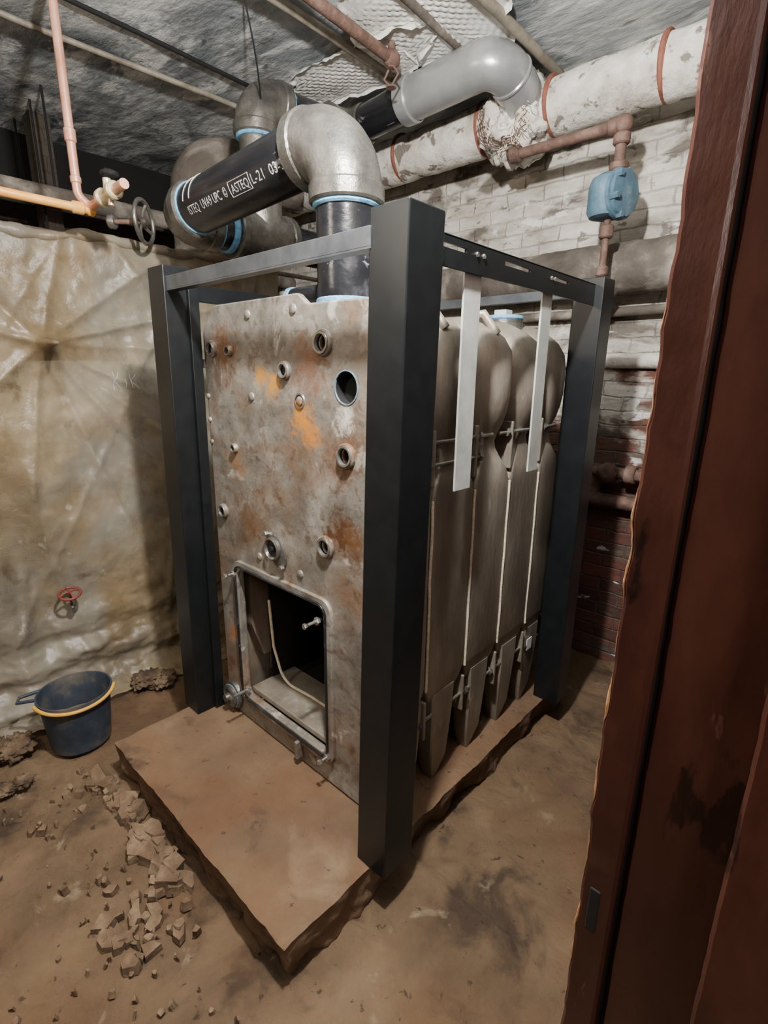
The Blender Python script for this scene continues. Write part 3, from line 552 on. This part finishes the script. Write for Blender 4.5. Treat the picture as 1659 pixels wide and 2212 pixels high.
cyl('hanger',(-.93,.3,ZC-.07),(-.93,.3,ZC+.01),.008,M['rust'],g,8)
tube('hanging_wire',[V((-1.20,.50,2.855)).lerp(V((-1.62,.86,2.62)),t/20)+V((.10*math.sin(t/20*3.1),-.05*math.sin(t/20*3.1),-.05*math.sin(t/20*3.14))) for t in range(21)]+[V((-1.56,.90,2.60)),V((-1.5,.93,2.63))],.0035,M['dark'],res=2)
def patch(nm,poly_c,rx,ry,z,o):
    vs=[];fs=[];n=120;m=50
    for k in range(m+1):
        for i in range(n):
            a=2*math.pi*i/n; R=(k/m)*(1+.28*n3((math.cos(a)*1.5,math.sin(a)*1.5,o),1)+.14*fbm((math.cos(a)*4,math.sin(a)*4,o)))
            x=poly_c[0]+rx*R*math.cos(a);y=poly_c[1]+ry*R*math.sin(a)
            q=abs(math.sin((x+y)*75))*abs(math.sin((x-y)*75)); zz=z-.006*q-.008*fbm((x,y,o),3)-.014
            if k>=m-1: zz-=.006+.03*abs(n3((x,y,o),8))*(k-m+2)/2
            vs.append((x,y,zz))
    for k in range(m):
        for i in range(n): j=(i+1)%n; fs.append((k*n+i,k*n+j,(k+1)*n+j,(k+1)*n+i))
    return mesh(nm,vs,fs,M['quilt'],None,True)
patch('quilted_insulation_patch',(-.74,1.00),.30,.36,ZC-.004,1)
patch('quilted_insulation_patch',(-1.25,1.10),.42,.18,ZC-.006,4)
# ---------------------------------------------------------------- BUCKET
G=grp('plastic_bucket'); bx,by=-1.42,-.33
s_=.92
lathe('shell',[(a*s_,b*s_) for a,b in [(.0,.006),(.115,.006),(.120,.012),(.128,.10),(.140,.235),(.150,.24),(.150,.262),(.143,.262),(.136,.235),(.122,.09),(.112,.02),(0,.02)]],(bx,by,0),(0,0,1),M['bucket'],G,48)
lathe('dried_plaster',[(.112,.09),(.111,.10),(0,.105)],(bx,by,0),(0,0,1),M['mud'],G,40)
tube('bail_handle',[(bx+.142*math.cos(a),by+.146*math.sin(a),.238-.015*math.sin((a+1.5)/2.6*math.pi)) for a in [-1.5+2.6*i/24 for i in range(25)]],.007,M['yel'],G,res=4)
tube('lift_lug',[(bx-.05,by-.125,.23),(bx-.09,by-.18,.225),(bx-.125,by-.165,.225),(bx-.11,by-.09,.23)],.007,M['bucket'],G,res=4)
# ---------------------------------------------------------------- RAGS + RUBBLE
def slab(bm,c,s,h,tilt=.15):
    k=random.randint(4,6); a0=random.uniform(0,6.28); q=Matrix.Rotation(random.uniform(-tilt,tilt),3,'X')@Matrix.Rotation(random.uniform(-tilt,tilt),3,'Y')
    top=[];bot=[];el=random.uniform(.5,1)
    for i in range(k):
        a=a0+2*math.pi*(i+random.uniform(-.32,.32))/k; R=s*random.uniform(.65,1.2)
        p=V((R*math.cos(a),R*el*math.sin(a),h)); top.append(bm.verts.new(q@(p*1)+V(c))); bot.append(bm.verts.new(q@V((p.x*1.12,p.y*1.12,-.012))+V(c)))
    try:
        bm.faces.new(top); bm.faces.new(list(reversed(bot)))
        for i in range(k): j=(i+1)%k; bm.faces.new((top[i],bot[i],bot[j],top[j]))
    except: pass
bm=bmesh.new()
for i in range(56):
    t=random.random(); slab(bm,(-1.12+.66*t+random.uniform(-.03,.03),-.325-.075*random.random()*(1-t*.4),.002),random.uniform(.012,.05),random.uniform(.010,.036),.3)
for i in range(26):
    slab(bm,(-.47+random.uniform(-.11,.09),-.49+random.uniform(-.08,.09),.0),random.uniform(.012,.036),random.uniform(.008,.017),.2)
for i in range(26):
    slab(bm,(random.uniform(-1.25,-.35),random.uniform(-.62,-.36),.0),random.uniform(.010,.022),random.uniform(.008,.016),.25)
for i in range(170):
    slab(bm,(random.uniform(-1.25,.4),random.uniform(-.95,-.34),.0),random.uniform(.003,.010),random.uniform(.004,.010),.4)
frombm('broken_concrete_rubble',bm,M['rub'])
def rag(nm,c,s,o,n=5):
    bm=bmesh.new()
    for k in range(n):
        r_=bmesh.ops.create_icosphere(bm,subdivisions=4,radius=1)
        cc=V(c)+V((random.uniform(-s,s),random.uniform(-s,s),random.uniform(0,s*.3)))
        for v in r_['verts']:
            p=v.co.copy(); k2=.62+.55*abs(fbm(p,1.8,o+k))+.1*fbm(p,5,o); v.co=V((p.x*s*k2,p.y*s*k2,max(-.02,p.z*s*.55*k2+s*.35)))+cc
            v.co.z=max(.002,v.co.z)
    return frombm(nm,bm,M['rag'],smooth=True)
rag('rag_pile',(-1.53,-.56,0),.065,1,6); rag('rag_pile',(-1.55,.04,0),.07,5,5)
rag('crumpled_glove',(-1.33,-.60,0),.042,9,3)
# ---------------------------------------------------------------- LIGHTS
def area(nm,loc,tgt,power,size,col):
    l=bpy.data.lights.new(nm,'AREA'); l.energy=power; l.size=size; l.color=col; o=bpy.data.objects.new(nm,l); link(o); o.location=loc
    o.rotation_euler=(V(tgt)-V(loc)).to_track_quat('-Z','Y').to_euler(); return o
def point(nm,loc,power,rad,col):
    l=bpy.data.lights.new(nm,'POINT'); l.energy=power; l.shadow_soft_size=rad; l.color=col; o=bpy.data.objects.new(nm,l); link(o); o.location=loc; return o
point('work_lamp',(.18,-.28,2.40),290,.04,(1,.98,.95))
point('warm_bulb',(-1.0,-1.6,2.3),50,.10,(1,.86,.68))
area('doorway_fill',(1.5,-.9,1.9),(0,0,.9),14,.5,(1,.93,.85))  # added fill through the doorway, imitating bounced light; no actual lamp
w=bpy.data.worlds.new('w'); SC.world=w; w.use_nodes=True; w.node_tree.nodes['Background'].inputs[0].default_value=(.8,.85,1,1); w.node_tree.nodes['Background'].inputs[1].default_value=.03
# ---------------------------------------------------------------- CAMERA
th=math.radians(15.2);yaw=math.radians(42.5);a=math.radians(.7)
fh=V((-math.sin(yaw),math.cos(yaw),0));rt=V((math.cos(yaw),math.sin(yaw),0))
f=fh*math.cos(th)-V((0,0,1))*math.sin(th); u=rt.cross(f)
R_=rt*math.cos(a)+u*math.sin(a); U_=-rt*math.sin(a)+u*math.cos(a)
cd=bpy.data.cameras.new('camera'); cd.sensor_fit='VERTICAL'; cd.sensor_height=24; cd.lens=24*1105/2212; cd.clip_start=.02
co=bpy.data.objects.new('camera',cd); link(co)
mw=Matrix((R_,U_,-f)).transposed().to_4x4(); mw.translation=V((.748,-.827,1.51)); co.matrix_world=mw
SC.camera=co
